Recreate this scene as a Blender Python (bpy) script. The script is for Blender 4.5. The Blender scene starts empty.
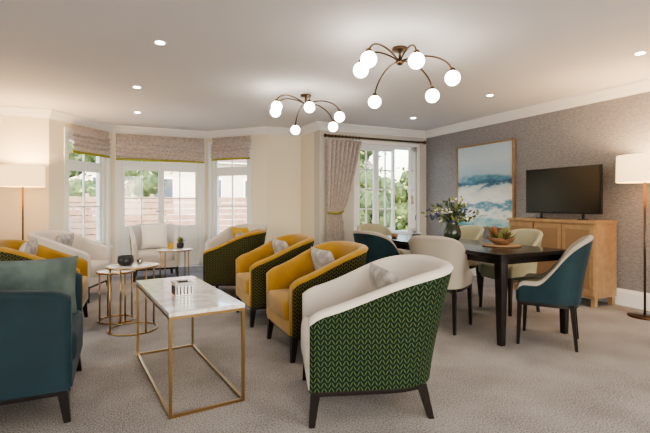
import bpy, math, random
from mathutils import Vector, Matrix
random.seed(7)
S=bpy.context.scene
COL=S.collection
# ------------------------------------------------------------ materials
def srgb(r,g,b):
    f=lambda c:(c/255/12.92) if c/255<=0.04045 else ((c/255+0.055)/1.055)**2.4
    return (f(r),f(g),f(b),1)
def mat(name,col,rough=.6,metal=0,emit=None,es=0,sheen=0,noise=None,bump=0,bscale=200,trans=0,coat=0):
    m=bpy.data.materials.new(name); m.use_nodes=True
    nt=m.node_tree; b=nt.nodes['Principled BSDF']
    b.inputs['Base Color'].default_value=col
    b.inputs['Roughness'].default_value=rough
    b.inputs['Metallic'].default_value=metal
    if coat: b.inputs['Coat Weight'].default_value=coat
    if sheen:
        b.inputs['Sheen Weight'].default_value=sheen
    if trans: b.inputs['Transmission Weight'].default_value=trans
    if emit:
        b.inputs['Emission Color'].default_value=emit; b.inputs['Emission Strength'].default_value=es
    if noise or bump:
        tc=nt.nodes.new('ShaderNodeTexCoord')
        n=nt.nodes.new('ShaderNodeTexNoise'); n.inputs['Scale'].default_value=bscale; n.inputs['Detail'].default_value=4
        nt.links.new(tc.outputs['Object'],n.inputs['Vector'])
        if noise:
            r=nt.nodes.new('ShaderNodeValToRGB')
            r.color_ramp.elements[0].position=.35; r.color_ramp.elements[1].position=.65
            r.color_ramp.elements[0].color=noise; r.color_ramp.elements[1].color=col
            nt.links.new(n.outputs['Fac'],r.inputs['Fac']); nt.links.new(r.outputs['Color'],b.inputs['Base Color'])
        if bump:
            bp=nt.nodes.new('ShaderNodeBump'); bp.inputs['Strength'].default_value=bump; bp.inputs['Distance'].default_value=.004
            nt.links.new(n.outputs['Fac'],bp.inputs['Height']); nt.links.new(bp.outputs['Normal'],b.inputs['Normal'])
    return m
def nd(nt,t,**kw):
    n=nt.nodes.new(t)
    for k,v in kw.items(): setattr(n,k,v)
    return n
def mth(nt,op,a,b=None,c=None):
    n=nt.nodes.new('ShaderNodeMath'); n.operation=op
    for i,x in enumerate((a,b,c)):
        if x is None: continue
        if isinstance(x,(int,float)): n.inputs[i].default_value=x
        else: nt.links.new(x,n.inputs[i])
    return n.outputs[0]
def leafmat(name,base,leaf,cw=.05,rh=.034,base2=None,wd=.22):
    m=mat(name,base,.85); nt=m.node_tree; b=nt.nodes['Principled BSDF']; b.inputs['Specular IOR Level'].default_value=.25
    uv=nd(nt,'ShaderNodeTexCoord'); sp=nd(nt,'ShaderNodeSeparateXYZ'); nt.links.new(uv.outputs['UV'],sp.inputs[0])
    u=mth(nt,'MULTIPLY',sp.outputs[0],1/cw); fu=mth(nt,'FRACT',u)
    au=mth(nt,'ABSOLUTE',mth(nt,'SUBTRACT',fu,.5))
    v=mth(nt,'SUBTRACT',mth(nt,'MULTIPLY',sp.outputs[1],1/rh),mth(nt,'MULTIPLY',au,2.2))
    fv=mth(nt,'ABSOLUTE',mth(nt,'SUBTRACT',mth(nt,'FRACT',v),.5))
    w=mth(nt,'MULTIPLY',mth(nt,'SINE',mth(nt,'MULTIPLY',au,6.283)),wd)
    ins=mth(nt,'LESS_THAN',fv,w)
    ns=nd(nt,'ShaderNodeTexNoise'); ns.inputs['Scale'].default_value=9
    nt.links.new(uv.outputs['UV'],ns.inputs['Vector'])
    mx0=nd(nt,'ShaderNodeMix',data_type='RGBA'); nt.links.new(ns.outputs['Fac'],mx0.inputs[0])
    mx0.inputs[6].default_value=base; mx0.inputs[7].default_value=base2 or base
    mx=nd(nt,'ShaderNodeMix',data_type='RGBA'); nt.links.new(ins,mx.inputs[0])
    nt.links.new(mx0.outputs[2],mx.inputs[6]); mx.inputs[7].default_value=leaf
    nt.links.new(mx.outputs[2],b.inputs['Base Color'])
    return m
M={}
M['cream']=mat('cream_paint',srgb(240,230,208),.8,bump=.05,bscale=300)
M['white']=mat('white_paint',srgb(244,242,238),.45)
M['ceil']=mat('ceiling_paint',srgb(230,228,229),.9)
M['trim']=mat('trim_paint',srgb(240,238,235),.5)
M['beige_wall']=mat('beige_wall_paint',srgb(206,200,190),.8)
M['frame']=mat('window_frame_paint',srgb(242,242,240),.4)
M['dark']=mat('dark_wood',srgb(26,18,17),.35)
M['table']=mat('table_wood',srgb(30,24,25),.25,coat=.3)
M['oak']=mat('oak_wood',srgb(168,138,104),.5,noise=srgb(152,122,90),bscale=14)
M['oak2']=mat('oak_edge',srgb(140,112,82),.5)
M['gold']=mat('brass_metal',srgb(176,146,102),.28,1)
M['bronze']=mat('bronze_metal',srgb(104,84,66),.3,1)
M['tv']=mat('tv_plastic',srgb(10,10,12),.3)
M['screen']=mat('tv_screen',srgb(5,6,8),.18)
M['yellow']=mat('mustard_velvet',srgb(170,128,26),.7,sheen=.3,noise=srgb(154,114,20),bscale=7)
M['creamf']=mat('cream_fabric',srgb(210,202,193),.9,bump=.25,bscale=400)
M['teal']=mat('teal_velvet',srgb(4,46,56),.7,sheen=.05,noise=srgb(3,38,48),bscale=6)
M['sage']=mat('sage_velvet',srgb(96,110,105),.8,sheen=.1,noise=srgb(72,86,82),bscale=8)
M['sagef']=mat('sage_cream_fabric',srgb(160,156,132),.9,bump=.2,bscale=300)
M['stone']=mat('stone_fabric',srgb(168,159,148),.9,bump=.2,bscale=300)
M['leafg']=leafmat('green_leaf_fabric',srgb(6,28,26),srgb(80,92,52),.038,.028,srgb(9,34,28))
M['leafo']=leafmat('olive_leaf_fabric',srgb(30,32,18),srgb(106,100,58),.038,.028,srgb(40,42,24))
M['leafs']=leafmat('sage_leaf_fabric',srgb(160,156,136),srgb(104,104,80),.035,.028,srgb(150,148,130),.3)
M['pillow']=mat('pillow_fabric',srgb(200,195,188),.9,noise=srgb(150,147,146),bscale=12,bump=.2)
M['pillowg']=mat('pillow_gold',srgb(192,156,56),.85,bump=.2,bscale=200)
M['pilloww']=mat('pillow_white',srgb(236,232,226),.9,bump=.2,bscale=200)
M['shade']=mat('lamp_shade_fabric',srgb(244,222,180),.9,emit=(1,.66,.32,1),es=1.7)
M['globe']=mat('glass_globe',(1,1,1,1),.3,emit=(1,.90,.76,1),es=20)
M['down']=mat('downlight_lens',(1,1,1,1),.3,emit=(1,.92,.8,1),es=30)
M['vase']=mat('green_glaze',srgb(48,58,44),.2,coat=.5)
M['leaf']=mat('plant_leaf',srgb(66,90,48),.6)
M['leaf2']=mat('plant_leaf_light',srgb(134,142,84),.6)
M['flow']=mat('flower_blue',srgb(60,68,112),.7)
M['flow2']=mat('flower_white',srgb(226,220,200),.7)
M['flow3']=mat('flower_rust',srgb(150,90,50),.7)
M['silver']=mat('silver_metal',srgb(170,165,160),.25,1)
M['pot']=mat('dark_ceramic',srgb(34,34,36),.3)
M['terra']=mat('copper_ceramic',srgb(128,96,72),.4)
M['wax']=mat('candle_wax',srgb(238,232,216),.5)
M['thresh']=mat('wood_floor',srgb(120,82,52),.4,noise=srgb(96,62,38),bscale=20)
M['fence']=mat('fence_wood',srgb(158,130,110),.8,noise=srgb(138,110,92),bscale=6)
M['hedge']=mat('hedge_leaves',srgb(84,104,54),.8,noise=srgb(36,50,26),bscale=9)
M['brick']=mat('house_brick',srgb(206,194,182),.9)
M['roof']=mat('roof_tile',srgb(112,94,88),.9)
M['paving']=mat('paving_stone',srgb(205,200,190),.9,noise=srgb(180,176,168),bscale=3)
M['dglass']=mat('dark_glass',srgb(70,82,92),.1)
def marble():
    m=mat('marble',srgb(232,228,222),.12,coat=.4); nt=m.node_tree; b=nt.nodes['Principled BSDF']
    tc=nd(nt,'ShaderNodeTexCoord'); n=nd(nt,'ShaderNodeTexNoise'); n.inputs['Scale'].default_value=3.2; n.inputs['Detail'].default_value=6; n.inputs['Distortion'].default_value=1.8
    nt.links.new(tc.outputs['Object'],n.inputs['Vector'])
    r=nd(nt,'ShaderNodeValToRGB'); e=r.color_ramp.elements
    e[0].position=.45; e[0].color=srgb(232,228,223); e[1].position=.55; e[1].color=srgb(232,228,223)
    x=e.new(.5); x.color=srgb(206,197,188)
    nt.links.new(n.outputs['Fac'],r.inputs['Fac']); nt.links.new(r.outputs['Color'],b.inputs['Base Color'])
    return m
M['marble']=marble()
def carpet():
    m=mat('carpet',srgb(170,162,152),1); nt=m.node_tree; b=nt.nodes['Principled BSDF']; b.inputs['Specular IOR Level'].default_value=.1
    tc=nd(nt,'ShaderNodeTexCoord')
    n=nd(nt,'ShaderNodeTexNoise'); n.inputs['Scale'].default_value=125; n.inputs['Detail'].default_value=3
    n2=nd(nt,'ShaderNodeTexNoise'); n2.inputs['Scale'].default_value=2.2; n2.inputs['Detail'].default_value=3
    for q in (n,n2): nt.links.new(tc.outputs['Object'],q.inputs['Vector'])
    a=mth(nt,'ADD',mth(nt,'MULTIPLY',n.outputs['Fac'],.75),mth(nt,'MULTIPLY',n2.outputs['Fac'],.25))
    r=nd(nt,'ShaderNodeValToRGB'); e=r.color_ramp.elements
    e[0].position=.40; e[0].color=srgb(116,111,108); e[1].position=.60; e[1].color=srgb(174,168,163)
    nt.links.new(a,r.inputs['Fac']); nt.links.new(r.outputs['Color'],b.inputs['Base Color'])
    bp=nd(nt,'ShaderNodeBump'); bp.inputs['Strength'].default_value=.4; bp.inputs['Distance'].default_value=.008
    nt.links.new(n.outputs['Fac'],bp.inputs['Height']); nt.links.new(bp.outputs['Normal'],b.inputs['Normal'])
    return m
M['carpet']=carpet()
def wallpaper():
    m=mat('grey_wallpaper',srgb(140,134,132),.5); nt=m.node_tree; b=nt.nodes['Principled BSDF']
    tc=nd(nt,'ShaderNodeTexCoord'); mp=nd(nt,'ShaderNodeMapping'); mp.inputs['Scale'].default_value=(1,22,80)
    nt.links.new(tc.outputs['Object'],mp.inputs['Vector'])
    n=nd(nt,'ShaderNodeTexNoise'); n.inputs['Scale'].default_value=1.3; n.inputs['Detail'].default_value=5
    nt.links.new(mp.outputs['Vector'],n.inputs['Vector'])
    r=nd(nt,'ShaderNodeValToRGB'); e=r.color_ramp.elements
    e[0].position=.32; e[0].color=srgb(126,124,127); e[1].position=.68; e[1].color=srgb(157,155,157)
    nt.links.new(n.outputs['Fac'],r.inputs['Fac']); nt.links.new(r.outputs['Color'],b.inputs['Base Color'])
    return m
M['paper']=wallpaper()
def drape(name):
    m=mat(name,srgb(190,176,172),.9); nt=m.node_tree; b=nt.nodes['Principled BSDF']
    tc=nd(nt,'ShaderNodeTexCoord'); v=nd(nt,'ShaderNodeTexVoronoi'); v.inputs['Scale'].default_value=22
    nt.links.new(tc.outputs['Object'],v.inputs['Vector'])
    r=nd(nt,'ShaderNodeValToRGB'); e=r.color_ramp.elements
    e[0].position=.3; e[0].color=srgb(180,167,161); e[1].position=.6; e[1].color=srgb(197,186,178)
    nt.links.new(v.outputs['Distance'],r.inputs['Fac']); nt.links.new(r.outputs['Color'],b.inputs['Base Color'])
    return m
M['drape']=drape('drape_fabric')
M['olivetrim']=mat('olive_trim',srgb(156,150,60),.8)
def art():
    m=mat('seascape_print',srgb(200,220,225),.5); nt=m.node_tree; b=nt.nodes['Principled BSDF']
    tc=nd(nt,'ShaderNodeTexCoord'); sp=nd(nt,'ShaderNodeSeparateXYZ'); nt.links.new(tc.outputs['Object'],sp.inputs[0])
    mp=nd(nt,'ShaderNodeMapping'); mp.inputs['Scale'].default_value=(1,1.5,4.5); nt.links.new(tc.outputs['Object'],mp.inputs['Vector'])
    n=nd(nt,'ShaderNodeTexNoise'); n.inputs['Scale'].default_value=2.0; n.inputs['Detail'].default_value=7; n.inputs['Roughness'].default_value=.62
    nt.links.new(mp.outputs['Vector'],n.inputs['Vector'])
    z=mth(nt,'MULTIPLY_ADD',sp.outputs[2],.74,.5)
    amp=mth(nt,'MULTIPLY',mth(nt,'SUBTRACT',1.0,z),.62)
    f=mth(nt,'ADD',z,mth(nt,'MULTIPLY',mth(nt,'SUBTRACT',n.outputs['Fac'],.5),amp))
    r=nd(nt,'ShaderNodeValToRGB'); e=r.color_ramp.elements
    e[0].position=.0; e[0].color=srgb(100,170,186); e[1].position=1; e[1].color=srgb(184,206,220)
    for p,c in ((.10,(180,210,212)),(.18,(232,236,234)),(.26,(66,142,166)),(.33,(232,236,234)),(.42,(222,226,222)),(.49,(186,206,212)),(.53,(30,88,120)),(.58,(90,142,168)),(.63,(172,198,212)),(.80,(200,216,226))):
        x=e.new(p); x.color=srgb(*c)
    nt.links.new(f,r.inputs['Fac']); nt.links.new(r.outputs['Color'],b.inputs['Base Color'])
    return m
M['art']=art()
def glassmat():
    m=bpy.data.materials.new('window_glass'); m.use_nodes=True; nt=m.node_tree; nt.nodes.clear()
    o=nd(nt,'ShaderNodeOutputMaterial'); t=nd(nt,'ShaderNodeBsdfTransparent'); g=nd(nt,'ShaderNodeBsdfGlossy'); g.inputs['Roughness'].default_value=.02
    x=nd(nt,'ShaderNodeMixShader'); x.inputs[0].default_value=.05
    nt.links.new(t.outputs[0],x.inputs[1]); nt.links.new(g.outputs[0],x.inputs[2]); nt.links.new(x.outputs[0],o.inputs[0]); return m
M['glass']=glassmat()
# ------------------------------------------------------------ mesh builder
class MB:
    def __init__(s): s.v=[];s.f=[];s.mi=[];s.sm=[];s.uv=[];s.mats=[]
    def mid(s,k):
        if k not in s.mats: s.mats.append(k)
        return s.mats.index(k)
    def add(s,vs,fs,m,smooth=False,uv=None,T=None):
        o=len(s.v)
        for i,p in enumerate(vs):
            p=Vector(p)
            if T is not None: p=T@p
            s.v.append(p); s.uv.append(uv[i] if uv else (p.x+p.y,p.z))
        for j,f in enumerate(fs):
            s.f.append([o+i for i in f]); s.mi.append(s.mid(m[j] if isinstance(m,list) else m)); s.sm.append(smooth)
    def box(s,x0,x1,y0,y1,z0,z1,m,T=None):
        vs=[(x,y,z) for x in(x0,x1) for y in(y0,y1) for z in(z0,z1)]
        s.add(vs,[(0,1,3,2),(4,6,7,5),(0,4,5,1),(2,3,7,6),(0,2,6,4),(1,5,7,3)],m,False,None,T)
    def frustum(s,c0,r0,c1,r1,m,n=4,rot=math.pi/4,T=None,smooth=False):
        vs=[]
        for c,r in((c0,r0),(c1,r1)):
            for i in range(n):
                a=rot+2*math.pi*i/n; vs.append((c[0]+r*math.cos(a),c[1]+r*math.sin(a),c[2]))
        fs=[(i,(i+1)%n,n+(i+1)%n,n+i) for i in range(n)]
        s.add(vs,fs,m,smooth,None,T); s.add(vs[:n],[tuple(range(n))[::-1]],m,False,None,T); s.add(vs[n:],[tuple(range(n))],m,False,None,T)
    def lathe(s,prof,m,c=(0,0,0),n=28,T=None):
        vs=[]
        for r,z in prof:
            for i in range(n):
                a=2*math.pi*i/n; vs.append((c[0]+r*math.cos(a),c[1]+r*math.sin(a),c[2]+z))
        fs=[(k*n+i,k*n+(i+1)%n,(k+1)*n+(i+1)%n,(k+1)*n+i) for k in range(len(prof)-1) for i in range(n)]
        s.add(vs,fs,m,True,None,T)
        for k,rev in((0,True),(len(prof)-1,False)):
            if prof[k][0]>.0005:
                f=tuple(range(n)); s.add(vs[k*n:(k+1)*n],[f[::-1] if rev else f],m,False,None,T)
    def sphere(s,c,r,m,n=20,sc=(1,1,1)):
        k=n//2; vs=[];fs=[]
        for j in range(k+1):
            t=math.pi*j/k
            for i in range(n):
                a=2*math.pi*i/n; vs.append((c[0]+sc[0]*r*math.sin(t)*math.cos(a),c[1]+sc[1]*r*math.sin(t)*math.sin(a),c[2]-sc[2]*r*math.cos(t)))
        for j in range(k):
            for i in range(n): fs.append((j*n+i,j*n+(i+1)%n,(j+1)*n+(i+1)%n,(j+1)*n+i))
        s.add(vs,fs,m,True)
    def tube(s,pts,r,m,n=8,closed=False,T=None):
        P=[Vector(p) for p in pts]; k=len(P); vs=[]
        ref=Vector((0,0,1))
        for i,p in enumerate(P):
            if closed: t=(P[(i+1)%k]-P[i-1])
            else: t=P[min(i+1,k-1)]-P[max(i-1,0)]
            t.normalize()
            rf=ref if abs(t.dot(ref))<.95 else Vector((1,0,0))
            a=t.cross(rf).normalized(); b=t.cross(a).normalized()
            rr=r[i] if isinstance(r,(list,tuple)) else r
            for j in range(n):
                w=2*math.pi*j/n+math.pi/4; vs.append(p+a*rr*math.cos(w)+b*rr*math.sin(w))
        fs=[]
        rng=k if closed else k-1
        for i in range(rng):
            for j in range(n):
                fs.append((i*n+j,i*n+(j+1)%n,((i+1)%k)*n+(j+1)%n,((i+1)%k)*n+j))
        if not closed: fs+= [tuple(range(n))[::-1],tuple(range((k-1)*n,k*n))]
        s.add(vs,fs,m,n>4,None,T)
    def obj(s,name,loc=(0,0,0),rz=0,bevel=0,parent=None):
        me=bpy.data.meshes.new(name); me.from_pydata([tuple(p) for p in s.v],[],s.f)
        for k in s.mats: me.materials.append(M[k])
        ul=me.uv_layers.new(name='UVMap')
        for p in me.polygons:
            p.material_index=s.mi[p.index]; p.use_smooth=s.sm[p.index]
            for li in p.loop_indices: ul.data[li].uv=s.uv[me.loops[li].vertex_index]
        me.validate(); me.update()
        import bmesh
        bm=bmesh.new(); bm.from_mesh(me); bmesh.ops.recalc_face_normals(bm,faces=bm.faces); bm.to_mesh(me); bm.free()
        o=bpy.data.objects.new(name,me); COL.objects.link(o); o.location=loc; o.rotation_euler=(0,0,rz)
        if bevel:
            b=o.modifiers.new('bevel','BEVEL'); b.width=bevel; b.segments=2; b.limit_method='ANGLE'; b.angle_limit=math.radians(50)
        if parent: o.parent=parent
        return o
# ------------------------------------------------------------ room
CH=2.5
PATH=[(5.2,-2.5),(5.2,6.5),(3.0,6.5),(3.0,7.3),(2.35,7.3),(1.5,8.3),(-.1,8.3),(-.9,7.3),(-2.6,7.3),(-2.6,-2.5)]
def T2(p0,p1):
    d=Vector((p1[0]-p0[0],p1[1]-p0[1])); L=d.length; d/=L
    m=Matrix(((d.x,d.y,0,p0[0]),(d.y,-d.x,0,p0[1]),(0,0,1,0),(0,0,0,1)))
    return m,L
def wall(name,p0,p1,ops,m,th=.22,x0=0,xe=0):
    T,L=T2(p0,p1); b=MB(); x=x0
    for (a,c,z0,z1) in sorted(ops):
        b.box(x,a,0,th,0,CH,m,T); 
        if z0>0.01: b.box(a,c,0,th,0,z0,m,T)
        b.box(a,c,0,th,z1,CH,m,T); x=c
    b.box(x,L-xe,0,th,0,CH,m,T)
    return b.obj(name)
names=['wall_right','wall_back_right','wall_return','wall_back_centre','wall_bay_right','wall_bay_centre','wall_bay_left','wall_back_left','wall_left','wall_front']
wm=['paper','beige_wall','cream','cream','cream','cream','cream','cream','cream','cream']
OPS={ 'wall_back_right':[(.22,1.50,.62,2.2)],
      'wall_bay_right':[(.36,1.22,.45,2.25)],
      'wall_bay_centre':[(.1,1.5,0,2.25)],
      'wall_bay_left':[(.12,.96,.45,2.25)],
      'wall_front':[(1.5,3.3,.6,2.2),(4.6,6.4,.6,2.2)],
      'wall_left':[(3.2,5.0,.6,2.2)]}
n=len(PATH)
for i in range(n):
    wall(names[i],PATH[i],PATH[(i+1)%n],OPS.get(names[i],[]),wm[i],x0=.224 if i==2 else 0)
b=MB(); b.add([(x,y,0) for x,y in PATH],[tuple(range(n))],'carpet'); b.add([(x,y,-.1) for x,y in PATH],[tuple(range(n))],'carpet'); b.obj('floor')
b=MB(); b.add([(x,y,CH) for x,y in PATH],[tuple(range(n))],'ceil'); b.add([(x*1.0+(.2 if x>0 else -.2),y+(.2 if y>0 else -.2),CH+.1) for x,y in PATH],[tuple(range(n))],'ceil'); b.obj('ceiling')
def sweep(name,prof,m,idx=None):
    b=MB(); rings=[]
    for i in range(n):
        p=Vector(PATH[i]); d0=(p-Vector(PATH[i-1])).normalized(); d1=(Vector(PATH[(i+1)%n])-p).normalized()
        n0=Vector((-d0.y,d0.x)); n1=Vector((-d1.y,d1.x)); mm=(n0+n1).normalized(); k=1/max(.3,mm.dot(n0))
        rings.append([(p.x+mm.x*k*a,p.y+mm.y*k*a,z) for a,z in prof])
    q=len(prof)
    for i in range(n):
        if idx and i not in idx: continue
        A=rings[i];B=rings[(i+1)%n]
        b.add(A+B,[(j,(j+1)%q,q+(j+1)%q,q+j) for j in range(q)]+[tuple(range(q)),tuple(range(q,2*q))],m)
    return b.obj(name)
sweep('trim_cornice',[(0,CH-.12),(.015,CH-.12),(.02,CH-.105),(.045,CH-.08),(.05,CH-.065),(.085,CH-.03),(.10,CH-.025),(.105,CH-.001),(0,CH-.001)],'trim')
bp=[(0,.001),(.02,.001),(.02,.15),(.012,.17),(.008,.19),(0,.19)]
sweep('baseboard_right',bp,'white',[0]); sweep('baseboard_back',bp,'white',[1,2,3,7]); sweep('baseboard_bay',bp,'white',[4,6]); sweep('baseboard_left',bp,'white',[8,9])
# ------------------------------------------------------------ windows
def window(name,i,a,c,z0,z1,cols,rows,transom=None,panel=0,sill=True,leaf=False,skip=()):
    T,L=T2(PATH[i],PATH[(i+1)%n]); b=MB(); f=.05; y0,y1=.05,.12
    b.box(a,c,y0-.02,y1+.02,z1-f,z1,'frame',T); b.box(a,c,y0-.02,y1+.02,z0,z0+f*.8,'frame',T)
    b.box(a,a+f,y0-.02,y1+.02,z0,z1,'frame',T); b.box(c-f,c,y0-.02,y1+.02,z0,z1,'frame',T)
    ia,ic=a+f,c-f; w=(ic-ia)/cols; zt=z1-f; zb=z0+f*.8
    top=transom if transom else zt
    if transom: b.box(ia,ic,y0,y1,transom-.025,transom+.025,'frame',T)
    def pane(s0,s1,zz0,zz1,rr,pb,T,vert):
        b.box(s0+.002,s0+.05,y0+.01,y1-.01,zz0,zz1,'frame',T); b.box(s1-.05,s1-.002,y0+.01,y1-.01,zz0,zz1,'frame',T)
        b.box(s0+.004,s1-.004,y0+.008,y1-.012,zz1-.05,zz1,'frame',T)
        b.box(s0+.004,s1-.004,y0+.012,y1-.012,zz0,zz0+pb,'frame',T)
        if pb>.3: b.box(s0+.09,s1-.09,y0+.003,y0+.02,zz0+.12,zz0+pb-.1,'frame',T)
        g0=zz0+pb; g1=zz1-.05
        for r in range(1,rr): 
            zr=g0+(g1-g0)*r/rr; b.box(s0+.05,s1-.05,y0+.02,y1-.02,zr-.011,zr+.011,'frame',T)
        if vert: b.box((s0+s1)/2-.009,(s0+s1)/2+.009,y0+.02,y1-.02,g0,g1,'frame',T)
        b.box(s0+.05,s1-.05,(y0+y1)/2-.002,(y0+y1)/2+.002,g0,g1,'glass',T)
    for k in range(cols):
        if k in skip: continue
        s0=ia+k*w; s1=s0+w
        for zz0,zz1,rr in ([(zb,top-(.025 if transom else 0),rows)]+([(top+.025,zt,1)] if transom else [])):
            pane(s0,s1,zz0,zz1,rr,panel if (panel and zz0==zb) else .06,T,w>.45 or leaf)
    if leaf: # casement leaf hinged on the first jamb, standing open into the room
        H=Matrix.Translation((a+.05,.02,0))@Matrix.Rotation(math.radians(-42),4,'Z')@Matrix.Translation((0,-.085,0))
        pane(0,w,zb,top,rows,.06,T@H,True)
        b.box((0),.02,.04,.06,zb+.2,zb+.28,'silver',T@H)
        b.box(w-.04,w-.02,.02,.06,1.15,1.30,'silver',T@H)
    if panel:
        m=(a+c)/2
        for sx in(-.03,.03): b.tube([T@Vector((m+sx,y0-.03,1.02)),T@Vector((m+sx*3.2,y0-.03,1.02))],.008,'silver')
    if sill: b.box(a-.06,c+.06,-.07,y0-.02,z0-.035,z0,'white',T)
    A=.055
    b.box(a-A,a,-.018,-.0005,z0,z1+A,'white',T); b.box(c,c+A,-.018,-.0005,z0,z1+A,'white',T); b.box(a,c,-.018,-.0005,z1,z1+A,'white',T)
    return b.obj(name)
window('window_1',1,.22,1.50,.62,2.2,3,4,None,leaf=True,skip=(0,))
window('window_2',4,.36,1.22,.45,2.25,1,2,1.75)
window('door_1',5,.1,1.5,0.0,2.25,2,2,1.82,.72,False)
window('window_3',6,.12,.96,.45,2.25,1,2,1.75)
window('fill_window_4',9,1.5,3.3,.6,2.2,3,1); window('fill_window_5',9,4.6,6.4,.6,2.2,3,1); window('window_6',8,3.2,5.0,.6,2.2,3,1)  # the two rear wall windows are unseen, added to let fill light in
# roman blinds
def blind(i,a,c,z0,z1):
    T,L=T2(PATH[i],PATH[(i+1)%n]); b=MB()
    prof=[(.0,z1),(.05,z1)]
    k=4
    zc=z1-.10; prof.append((.05,zc))
    H=zc-(z0+.03); 
    for j in range(k):
        za=zc-H*j/k
        for t in (.15,.4,.65,.9): prof.append((.052+.03*math.sin(math.pi*min(1,t))+.004*j,za-H/k*t))
        prof.append((.05+.004*j,za-H/k))
    vs=[];N=12
    for y,z in prof:
        for s in range(N+1):
            u=s/N; sag=.012*math.sin(math.pi*u)*(z1-z)/(z1-z0)
            vs.append((a+(c-a)*u,-y-.02,z-sag))
    fs=[(q*(N+1)+s,q*(N+1)+s+1,(q+1)*(N+1)+s+1,(q+1)*(N+1)+s) for q in range(len(prof)-1) for s in range(N)]
    b.add(vs,fs,'drape',True,None,T)
    b.box(a,c,-.092,-.07,z0-.014,z0+.022,'olivetrim',T)
    return b.obj('roman_blind')
blind(5,.06,1.54,1.92,2.365); blind(4,.30,1.13,1.96,2.365); blind(6,.16,.94,1.94,2.365)
# curtain with pole
b=MB(); N=90; R=26; vs=[]
for r in range(R+1):
    z=2.22-(2.22-.03)*r/R
    if z>1.0: w=.30+.36*((z-1.0)/1.22)**.8
    else: w=.30+.06*(1-z)
    if z>.9 and z<1.1: w-=.05*(1-abs(z-1.0)/.1)
    for s in range(N+1):
        u=s/N; fold=.035*math.sin(u*math.pi*2*8)*(.6+.4*min(1,w/.5))
        vs.append((3.08+w*u,6.40+fold-.0,z))
b.add(vs,[(r*(N+1)+s,r*(N+1)+s+1,(r+1)*(N+1)+s+1,(r+1)*(N+1)+s) for r in range(R) for s in range(N)],'drape',True)
b.tube([(3.07,6.34,1.02),(3.22,6.335,1.0),(3.37,6.35,1.03)],.018,'olivetrim')
o=b.obj('curtain'); md=o.modifiers.new('s','SOLIDIFY'); md.thickness=.006
b=MB(); b.tube([(3.08,6.40,2.28),(5.05,6.40,2.28)],.016,'bronze',12); b.sphere((5.08,6.40,2.28),.035,'bronze'); b.sphere((3.06,6.4,2.28),.03,'bronze')
for x in (3.2,5.0): b.box(x-.01,x+.01,6.40,6.5,2.27,2.29,'bronze')
for k in range(10): 
    x=3.12+k*.065; b.tube([(x,6.40+.026*math.cos(a),2.28+.026*math.sin(a)) for a in [i*math.pi/6 for i in range(12)]],.004,'bronze',6,True)
b.obj('curtain_pole')
# ------------------------------------------------------------ exterior
b=MB(); b.box(-30,40,8.6,60,-.12,-.06,'paving'); b.box(-30,40,-40,-2.8,-.12,-.06,'paving'); b.obj('patio_ground')
b=MB()
for k in range(8): b.box(-4,4.2,13.0,13.04,.0+k*.17,.15+k*.17,'fence')
for k in range(6): b.box(-4+k*1.6,-3.9+k*1.6,13.04,13.14,-.06,1.42,'fence')
b.obj('garden_fence')
def hedge(name,x0,x1,y,z1,r,cnt):
    b=MB()
    for k in range(cnt):
        c=Vector((random.uniform(x0,x1),y+random.uniform(-.5,.5),random.uniform(.2,z1))); 
        for q in range(60):
            d=Vector((random.gauss(0,1),random.gauss(0,1),random.gauss(0,1))).normalized()
            p=c+d*r*random.uniform(.6,1.15); a=Vector((random.gauss(0,1),random.gauss(0,1),random.gauss(0,1))).normalized(); e=d.cross(a).normalized(); s=r*.17
            b.add([p-a*s,p+e*s*.5,p+a*s,p-e*s*.5],[(0,1,2,3)],'leaf' if q%3 else 'leaf2')
        b.sphere(tuple(c),r*.75,'hedge',8)
    return b.obj(name)
hedge('garden_hedge',-3.2,-1.6,11.4,1.5,.42,26); hedge('garden_hedge',4.9,10,10.8,1.9,.5,44); hedge('garden_tree',5,9,14.5,3.6,.7,22); hedge('garden_tree',-3,1,15.2,2.9,.6,26)
b=MB(); b.box(-2,12,20,26,-.06,3.0,'brick')
b.add([(-2.4,19.6,3.0),(12.4,19.6,3.0),(12.4,23,5.2),(-2.4,23,5.2)],[(0,1,2,3)],'roof')
for k in range(6):
    x=-1+k*2.1
    b.box(x,x+1.1,19.94,20.01,1.0,2.3,'frame')
    for q in(0,1): b.box(x+.06+q*.52,x+.5+q*.54,19.92,19.95,1.08,2.22,'dglass')
b.obj('neighbour_house')
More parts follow.
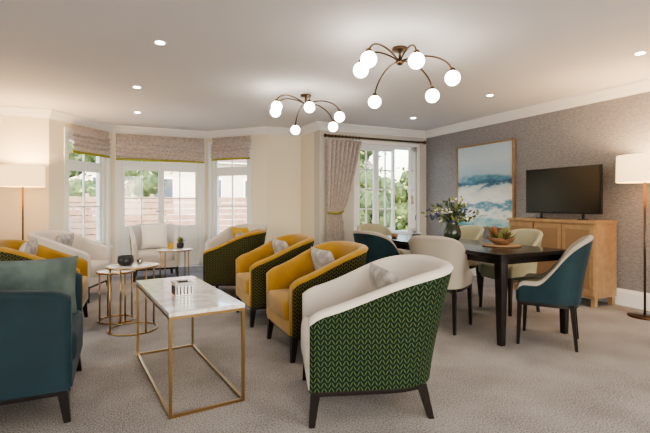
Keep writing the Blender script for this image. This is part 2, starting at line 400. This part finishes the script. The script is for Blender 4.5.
# ------------------------------------------------------------ chairs
def sstep(x): x=max(0,min(1,x)); return x*x*(3-2*x)
def tub(name,loc,face,mo,mi,W=.335,D=.34,F=.32,zb=.19,za=.60,zk=.83,th=.075,lb=.11,ls=.015,seat=.43,hp=1.0,pw=.62,plinth=.03,seatmat=None,frontdrop=.03,legmat='dark',rise0=0.0,railm=None,legr=(.036,.022)):
    b=MB(); pl=[]
    for k in range(9): pl.append((-W,F-(F)*k/9))
    for k in range(37):
        t=math.pi*k/36; c=math.cos(t); s=math.sin(t)
        pl.append((-W*math.copysign(abs(c)**pw,c),-D*abs(s)**pw))
    for k in range(8,-1,-1): pl.append((W,F-F*k/9))
    pl=[Vector(p) for p in pl]; Np=len(pl); arc=[0]
    for i in range(1,Np): arc.append(arc[-1]+(pl[i]-pl[i-1]).length)
    nr=[]
    for i in range(Np):
        t=(pl[min(i+1,Np-1)]-pl[max(i-1,0)]).normalized(); nr.append(Vector((t.y,-t.x)))
    zin=seat-.12
    rows=[];uvs=[];K=0
    for i in range(Np):
        bb=(F-pl[i].y)/(F+D); q=max(0,(bb-rise0)/(1-rise0))
        hh=.55*sstep(q)+.45*q**hp
        zt=za+(zk-za)*hh - frontdrop*max(0,1-bb/.12)**2
        lean=ls+(lb-ls)*bb**2
        def P(ins,z):
            h=max(0,(z-zb)/(zk-zb)); o=lean*h**1.25-ins
            p=pl[i]+nr[i]*o; return (p.x,p.y,z)
        r=[]
        for k in range(8): r.append(P(0,zb+(zt-.035-zb)*k/7))
        r+= [P(-.004,zt-.02),P(th*.15,zt-.005),P(th*.4,zt),P(th*.65,zt-.002),P(th*.88,zt-.012),P(th,zt-.035)]
        for k in range(1,6): r.append(P(th+ .012*math.sin(math.pi*k/6),zt-.035+(zin-zt+.035)*k/5))
        K=len(r); rows+=r; uvs+=[(arc[i],p[2]) for p in r]
    fs=[];ms=[]
    for i in range(Np-1):
        for k in range(K-1):
            fs.append((i*K+k,(i+1)*K+k,(i+1)*K+k+1,i*K+k+1)); ms.append(mo if k<7 else mi)
    fs.append(tuple(range(K))); ms.append(mi); fs.append(tuple(range((Np-1)*K,Np*K))[::-1]); ms.append(mi)
    b.add(rows,fs,ms,True,uvs)
    out=[(pl[i]-nr[i]*(th+.002)) for i in range(Np)]
    out=[Vector((p.x,p.y)) for p in out]
    front=[Vector((out[-1].x+(out[0].x-out[-1].x)*k/6, F+.01+.015*math.sin(math.pi*k/6))) for k in range(0,7)]
    ring=out+front; cen=Vector((0,(F-D)/2))
    def rg(sc,z): return [(cen.x+(p.x-cen.x)*sc,cen.y+(p.y-cen.y)*sc,z) for p in ring]
    lv=[rg(.95,seat-.15),rg(1,seat-.13),rg(1,seat-.04),rg(.985,seat-.015),rg(.95,seat),rg(.6,seat+.012),rg(.05,seat+.016)]
    q=len(ring); vs=sum(lv,[])
    b.add(vs,[(a*q+j,a*q+(j+1)%q,(a+1)*q+(j+1)%q,(a+1)*q+j) for a in range(len(lv)-1) for j in range(q)]+[tuple(range(q))[::-1]],seatmat or mi,True)
    if seat-.14>zb: b.box(-W+th*.5,W-th*.5,F-.05,F+.005,zb,seat-.13,railm or mi)
    pr=[(p.x*.95,p.y*.95) for p in pl]; q=len(pr)
    vs=[(x,y,zb-plinth) for x,y in pr]+[(x,y,zb+.01) for x,y in pr]
    b.add(vs,[(j,(j+1)%q,q+(j+1)%q,q+j) for j in range(q)]+[tuple(range(q))[::-1],tuple(range(q,2*q))],legmat)
    for sx in(-1,1):
        b.frustum((sx*W*.91,F*.96,0),legr[1],(sx*W*.88,F*.90,zb),legr[0],legmat)
        b.frustum((sx*W*.82,-D*.88,0),legr[1],(sx*W*.77,-D*.74,zb),legr[0],legmat)
    ang=math.atan2(face[1],face[0])-math.pi/2
    return b.obj(name,(loc[0],loc[1],0),ang)
tub('armchair',(1.325,2.25),(-.94,.33),'leafg','creamf',lb=.14,F=.345,D=.365)
YK=dict(D=.31,lb=.09)
tub('armchair',(1.47,3.27),(-1,.03),'leafo','yellow',**YK)
tub('armchair',(1.45,4.28),(-1,.03),'leafo','yellow',**YK)
tub('armchair',(1.36,5.55),(-.9,.42),'leafo','yellow',**YK)
tub('armchair',(1.62,6.55),(-.85,-.45),'leafo','creamf')
tub('armchair',(.52,7.3),(-.02,-1),'leafg','creamf')
tub('armchair',(-.50,6.15),(.9,-.35),'creamf','creamf')
tub('armchair',(-.62,4.78),(1,-.05),'leafo','yellow')
tub('armchair',(-.65,3.08),(1,0.0),'teal','teal',W=.43,D=.44,F=.42,zb=.18,za=.70,zk=.78,th=.10,lb=.03,ls=.0,pw=.4,seat=.44)
# dining chairs
dk=dict(W=.235,D=.235,F=.225,zb=.40,za=.53,zk=.88,th=.045,lb=.09,ls=.02,seat=.50,hp=1.6,frontdrop=.05,rise0=.12,legr=(.026,.016),pw=.7)
tub('dining_chair',(3.30,2.50),(-.55,.83),'teal','stone',seatmat='leafs',**dict(dk,zk=.91,rise0=.3,zb=.36))
tub('dining_chair',(2.77,3.24),(.86,.50),'stone','stone',seatmat='leafs',**dk)
tub('dining_chair',(2.64,4.05),(.95,.25),'teal','stone',seatmat='leafs',**dk)
tub('dining_chair',(3.22,5.0),(0,-1),'teal','sagef',seatmat='leafs',**dk)
tub('dining_chair',(3.88,3.42),(-1,.05),'sagef','sagef',seatmat='leafs',**dk)
tub('dining_chair',(3.88,4.25),(-1,.0),'sagef','sagef',seatmat='leafs',**dk)
# pillows
def pillow(loc,rot,s,t,m,name='throw_pillow',sx=1):
    b=MB(); N=14
    for sg in(1,-1):
        vs=[]
        for i in range(N+1):
            for j in range(N+1):
                x=-1+2*i/N;y=-1+2*j/N
                z=sg*t*(max(0,1-x**4)*max(0,1-y**4))**.55
                vs.append((x*s*sx*(1-.07*(1-y*y)),y*s*(1-.07*(1-x*x)),z))
        b.add(vs,[(i*(N+1)+j,(i+1)*(N+1)+j,(i+1)*(N+1)+j+1,i*(N+1)+j+1) for i in range(N) for j in range(N)],m,True)
    o=b.obj(name,loc); o.rotation_euler=rot; return o
R_=math.radians
pillow((1.47,2.20,.62),(R_(72),0,R_(75)),.18,.06,'pillow')
pillow((1.58,3.30,.62),(R_(72),0,R_(90)),.18,.06,'pillow')
pillow((1.57,4.32,.62),(R_(72),0,R_(90)),.18,.06,'pillow')
pillow((1.45,5.5,.62),(R_(72),0,R_(65)),.18,.06,'pillow')
pillow((1.73,6.61,.63),(R_(72),0,R_(118)),.18,.06,'pillowg')
pillow((.52,7.41,.64),(R_(72),0,0),.20,.07,'pilloww')
pillow((-.63,6.21,.62),(R_(72),0,R_(-112)),.18,.06,'pillow')
pillow((-.78,4.78,.64),(R_(72),0,R_(-92)),.20,.06,'pillow')
pillow((-.50,3.29,.62),(R_(80),0,R_(4)),.20,.07,'sage',sx=1.3)
# ------------------------------------------------------------ coffee table
b=MB(); x0,x1,y0,y1=-.215,.215,-.58,.58; zt=.575; r=.008
b.box(x0,x1,y0,y1,zt-.022,zt,'marble')
for (a,c) in((x0,y0),(x1,y0),(x0,y1),(x1,y1)):
    sx=r*2 if a==x0 else -r*2; sy=r*2 if c==y0 else -r*2
    b.box(min(a,a+sx),max(a,a+sx),min(c,c+sy),max(c,c+sy),0.001,zt-.022,'gold')
for z in (.001,zt-.038):
    for c in(y0,y1-.016): b.box(x0+.016,x1-.016,c,c+.016,z,z+.016,'gold')
    for a in(x0,x1-.016): b.box(a,a+.016,y0+.016,y1-.016,z,z+.016,'gold')
b.obj('coffee_table',(.40,3.07,0),R_(6))
b=MB(); s=.055
b.box(-s,s,-s,s,0,.065,'silver'); b.box(-s-.004,s+.004,-s-.004,s+.004,.067,.085,'silver'); b.box(-.03,.03,-.03,.03,.085,.09,'pot')
for k in range(5):
    u=-s+.011+k*(2*s-.022)/4
    b.box(u-.004,u+.004,-s-.003,-s,.008,.058,'pot'); b.box(-s-.003,-s,u-.004,u+.004,.008,.058,'pot'); b.box(s,s+.003,u-.004,u+.004,.008,.058,'pot')
b.obj('trinket_box',(.375,2.95,zt+.001),R_(6),bevel=.002)
# side tables
def sidet(loc,R,h,m,name='side_table'):
    b=MB(); b.lathe([(0,h-.02),(R-.01,h-.02),(R-.004,h-.018),(R-.004,h-.002),(R-.01,h),(0,h)],m,n=40)
    C=[i*math.pi/18 for i in range(36)]
    b.tube([(R*math.cos(a),R*math.sin(a),h-.012) for a in C],.009,'gold',8,True)
    b.tube([(R*.96*math.cos(a),R*.96*math.sin(a),.009) for a in C],.008,'gold',8,True)
    for a in (.5,2.07,3.64,5.21): b.tube([(R*.97*math.cos(a),R*.97*math.sin(a),.009),(R*.97*math.cos(a),R*.97*math.sin(a),h-.02)],.008,'gold',8)
    return b.obj(name,(loc[0],loc[1],0))
sidet((.12,4.38),.22,.60,'marble'); sidet((-.02,4.80),.17,.50,'marble')
sidet((.72,6.45),.24,.52,'marble')
def cup(loc,r,h,m,name):
    b=MB(); b.lathe([(0,0),(r*.7,0),(r,h*.3),(r*.95,h),(r*.85,h),(r*.85,h*.3),(0,h*.2)],m,n=20); return b.obj(name,loc)
cup((.06,4.36,.602),.07,.085,'pot','planter_bowl'); cup((.18,4.42,.602),.025,.05,'silver','candle_cup')
def plantpot(loc,s,name):
    b=MB(); b.lathe([(0,0),(.05*s,0),(.065*s,.04*s),(.06*s,.1*s),(.05*s,.1*s),(.05*s,.07*s),(0,.07*s)],'pot',n=18)
    for k in range(60):
        a=random.uniform(0,6.28); e=random.uniform(.3,1.4); L=random.uniform(.07,.15)*s
        d=Vector((math.cos(a)*math.cos(e),math.sin(a)*math.cos(e),math.sin(e))); p=Vector((0,0,.09*s)); t=p+d*L; q=d.cross(Vector((0,0,1))).normalized()*.014*s
        b.add([p,p+d*L*.6+q,t,p+d*L*.6-q],[(0,1,2,3)],'leaf' if k%2 else 'leaf2')
    return b.obj(name,loc)
plantpot((.80,6.50,.522),.8,'potted_plant'); cup((.66,6.40,.522),.035,.09,'pillowg','yellow_candle_jar')
# ------------------------------------------------------------ floor lamps
def lamp(loc,r=.25):
    b=MB(); b.lathe([(0,0),(.15,0),(.15,.018),(.14,.024),(.012,.026)],'bronze',n=32)
    b.tube([(0,0,.02),(0,0,1.45)],.011,'bronze',10)
    b.lathe([(r,1.385),(r*.98,1.66),(r*.965,1.66),(r*.985,1.385)],'shade',n=40)
    for a in(0,2.1,4.2): b.tube([(0,0,1.45),(r*.97*math.cos(a),r*.97*math.sin(a),1.645)],.004,'bronze',6)
    b.sphere((0,0,1.5),.035,'globe',12)
    o=b.obj('floor_lamp',(loc[0],loc[1],0))
    l=bpy.data.lights.new('lamp_bulb','POINT'); l.energy=60; l.color=(1,.68,.36); l.shadow_soft_size=.05
    lo=bpy.data.objects.new('lamp_bulb',l); COL.objects.link(lo); lo.location=(0,0,1.57); lo.parent=o
lamp((-1.14,6.88)); lamp((4.88,2.60))
# ------------------------------------------------------------ dining table
b=MB(); X0,X1,Y0,Y1=2.80,3.66,2.55,4.72
b.box(X0,X1,Y0,Y1,.715,.75,'table'); b.box(X0+.06,X1-.06,Y0+.06,Y1-.06,.655,.715,'table')
for x in(X0+.04,X1-.04):
    for y in(Y0+.04,Y1-.04): b.frustum((x,y,0),.034,(x,y,.715),.056,'table')
b.obj('dining_table',bevel=.003)
# flower arrangement
b=MB(); b.lathe([(0,0),(.06,0),(.09,.05),(.095,.10),(.07,.17),(.055,.21),(.062,.225),(.05,.22),(.05,.18),(0,.15)],'vase')
for k in range(230):
    a=random.uniform(0,6.28); e=random.uniform(.2,1.45); L=random.uniform(.12,.36)
    d=Vector((math.cos(a)*math.cos(e),math.sin(a)*math.cos(e),math.sin(e)*.85)); p=Vector((0,0,.19)); t=p+d*L
    if k%4==0: b.tube([p,p+d*L*.5,t],.0022,'leaf',5)
    q=d.cross(Vector((random.gauss(0,.4),random.gauss(0,.4),1))).normalized()*.018; w=t-d*.07
    if k%3: b.add([w,w+d*.035+q,t,w+d*.035-q],[(0,1,2,3)],'leaf' if k%2 else 'leaf2')
    else:
        for s in range(4):
            c=t+Vector((random.gauss(0,.012),random.gauss(0,.012),random.gauss(0,.012))); b.sphere(tuple(c),.011,['flow','leaf2','flow','flow2','leaf2'][(k//3)%5],6)
b.obj('flower_arrangement',(3.32,3.70,.751))
b=MB(); b.lathe([(0,0),(.17,0),(.18,.012),(0,.012)],'oak'); b.lathe([(0,.013),(.06,.013),(.11,.05),(.125,.085),(.115,.085),(.10,.055),(0,.03)],'terra')
for k in range(90):
    a=random.uniform(0,6.28); e=random.uniform(.2,1.5); L=random.uniform(.06,.18)
    d=Vector((math.cos(a)*math.cos(e),math.sin(a)*math.cos(e),math.sin(e))); p=Vector((.05*math.cos(a),.05*math.sin(a),.05)); t=p+d*L
    q=d.cross(Vector((0,0.3,1))).normalized()*.012; b.add([p,p+d*L*.6+q,t,p+d*L*.6-q],[(0,1,2,3)],['leaf','leaf2','flow3'][k%3])
b.obj('table_centrepiece_bowl',(3.38,3.08,.751))
cup((3.10,4.05,.751),.055,.06,'pot','serving_bowl'); cup((3.0,4.35,.751),.04,.05,'terra','small_bowl')
# ------------------------------------------------------------ sideboard + tv
b=MB(); cx0,cx1,cy0,cy1=4.76,5.17,3.05,4.22; ct=.97
b.box(cx0-.01,cx1,cy0-.015,cy1+.015,ct-.035,ct,'oak'); b.box(cx0+.02,cx1,cy0,cy1,.10,ct-.035,'oak')
w=(cy1-cy0)/3
for k in range(3): 
    b.box(cx0,cx0+.02,cy0+k*w+.006,cy0+(k+1)*w-.006,.13,ct-.045,'oak'); 
    b.box(cx0-.004,cx0,cy0+k*w+.05,cy0+(k+1)*w-.05,.2,.58,'oak2'); b.box(cx0-.004,cx0,cy0+k*w+.05,cy0+(k+1)*w-.05,.62,ct-.1,'oak2')
    b.sphere((cx0-.02,cy0+k*w+.04,.6),.012,'bronze',8)
for y in(cy0+.03,cy1-.03):
    for x in(cx0+.05,cx1-.05): b.box(x-.025,x+.025,y-.025,y+.025,0,.10,'oak')
b.obj('sideboard',bevel=.003)
b=MB(); b.box(4.93,4.965,3.08,4.08,1.04,1.61,'tv'); b.box(4.925,4.93,3.09,4.07,1.055,1.60,'screen'); b.box(4.965,5.0,3.3,3.86,1.1,1.45,'tv')
for y in(3.3,3.86): b.box(4.86,5.03,y-.012,y+.012,.972,.982,'tv'); b.box(4.94,4.96,y-.012,y+.012,.975,1.05,'tv')
b.obj('television',bevel=.002)
# painting (own origin at centre)
b=MB(); b.box(-.02,.0,-.56,.56,-.64,.64,'art')
for (a,c,d,e) in((-.585,-.56,-.665,.665),(.56,.585,-.665,.665)): b.box(-.035,.01,a,c,d,e,'oak')
for (d,e) in((-.665,-.64),(.64,.665)): b.box(-.035,.01,-.56,.56,d,e,'oak')
b.obj('framed_painting',(5.185,5.06,1.44))
b=MB(); b.box(4.75,5.17,1.2,2.42,.001,.012,'thresh'); b.obj('doorway_threshold')
b=MB(); b.box(-1.50,-1.44,7.24,7.30,2.27,2.36,'white'); b.obj('alarm_sensor',bevel=.01)
# ------------------------------------------------------------ ceiling lights
FW=Vector((.4305,.9026,0)); RT=Vector((.9026,-.4305,0))
def chandelier(loc):
    b=MB(); b.lathe([(0,-.0),(.065,-.0),(.065,-.022),(.02,-.028),(.012,-.03),(.012,-.10),(.03,-.105),(.036,-.125),(.02,-.145),(0,-.15)],'bronze')
    G=[(-.35,-.20,2.25),(-.31,-.43,2.26),(-.16,.48,2.15),(.06,-.40,2.26),(.34,.24,2.15),(.41,-.15,2.20)]
    for (r,f,z) in G:
        e=RT*r+FW*f; dz=z-2.5; pts=[]
        p0=Vector((0,0,-.12)); p3=Vector((e.x,e.y,dz+.05)); p1=p0+Vector((e.x*.35,e.y*.35,.07)); p2=Vector((e.x*.95,e.y*.95,dz+.20))
        for k in range(15):
            t=k/14; pts.append(p0*(1-t)**3+3*p1*t*(1-t)**2+3*p2*t*t*(1-t)+p3*t**3)
        b.tube(pts,.0075,'bronze',8); b.lathe([(.012,.085),(.026,.07),(.028,.045)],'bronze',(e.x,e.y,dz-.0),12)
        b.sphere((e.x,e.y,dz),.062,'globe',20)
    return b.obj('ceiling_light',(loc[0],loc[1],CH))
chandelier((2.18,3.08)); chandelier((2.08,4.91))
for (x,y) in ((.31,3.82),(.19,5.4),(4.17,2.26),(4.13,3.94),(4.15,5.5),(.25,6.9),(-1.6,3.8),(-1.5,1.2),(1.6,.8),(4.1,.6),(1.6,-1.2)):
    b=MB(); b.lathe([(.034,-.004),(.052,-.006),(.056,0)],'white',n=24); b.lathe([(0,-.008),(.036,-.008),(.036,-.0055)],'down',n=24)
    o=b.obj('downlight',(x,y,CH))
    l=bpy.data.lights.new('downlight_beam','SPOT'); l.energy=26; l.color=(1,.91,.79); l.spot_size=R_(110); l.spot_blend=.7; l.shadow_soft_size=.05
    lo=bpy.data.objects.new('downlight_beam',l); COL.objects.link(lo); lo.location=(0,0,-.03); lo.parent=o
def area(loc,rot,sx,sy,e,col=(1,.98,.95)):
    l=bpy.data.lights.new('rear_fill','AREA'); l.shape='RECTANGLE'; l.size=sx; l.size_y=sy; l.energy=e; l.color=col
    o=bpy.data.objects.new('rear_fill',l); COL.objects.link(o); o.location=loc; o.rotation_euler=rot
area((0.0,-2.35,1.45),(R_(-90),0,R_(180)),1.8,1.6,62); area((3.0,-2.35,1.45),(R_(-90),0,R_(180)),1.8,1.6,62)  # fill lights added behind the camera, at the unseen rear windows
# world
w=bpy.data.worlds.new('sky'); S.world=w; w.use_nodes=True; nt=w.node_tree; bg=nt.nodes['Background']
sk=nd(nt,'ShaderNodeTexSky'); sk.sky_type='NISHITA'; sk.sun_disc=False; sk.sun_elevation=R_(38); sk.sun_rotation=R_(200); sk.air_density=1.5; sk.dust_density=3
nt.links.new(sk.outputs[0],bg.inputs[0]); bg.inputs[1].default_value=1.35
S.view_settings.view_transform='AgX'
try: S.view_settings.look='AgX - Medium High Contrast'
except Exception as e: print('look',e)
S.view_settings.exposure=0.15
# camera
c=bpy.data.cameras.new('camera'); co=bpy.data.objects.new('camera',c); COL.objects.link(co); co.location=(0,0,1.17)
co.rotation_euler=(R_(90),0,R_(-25.5)); c.sensor_width=36; c.lens=433/650*36; c.shift_y=-13.5/650; c.clip_start=.05
S.camera=co
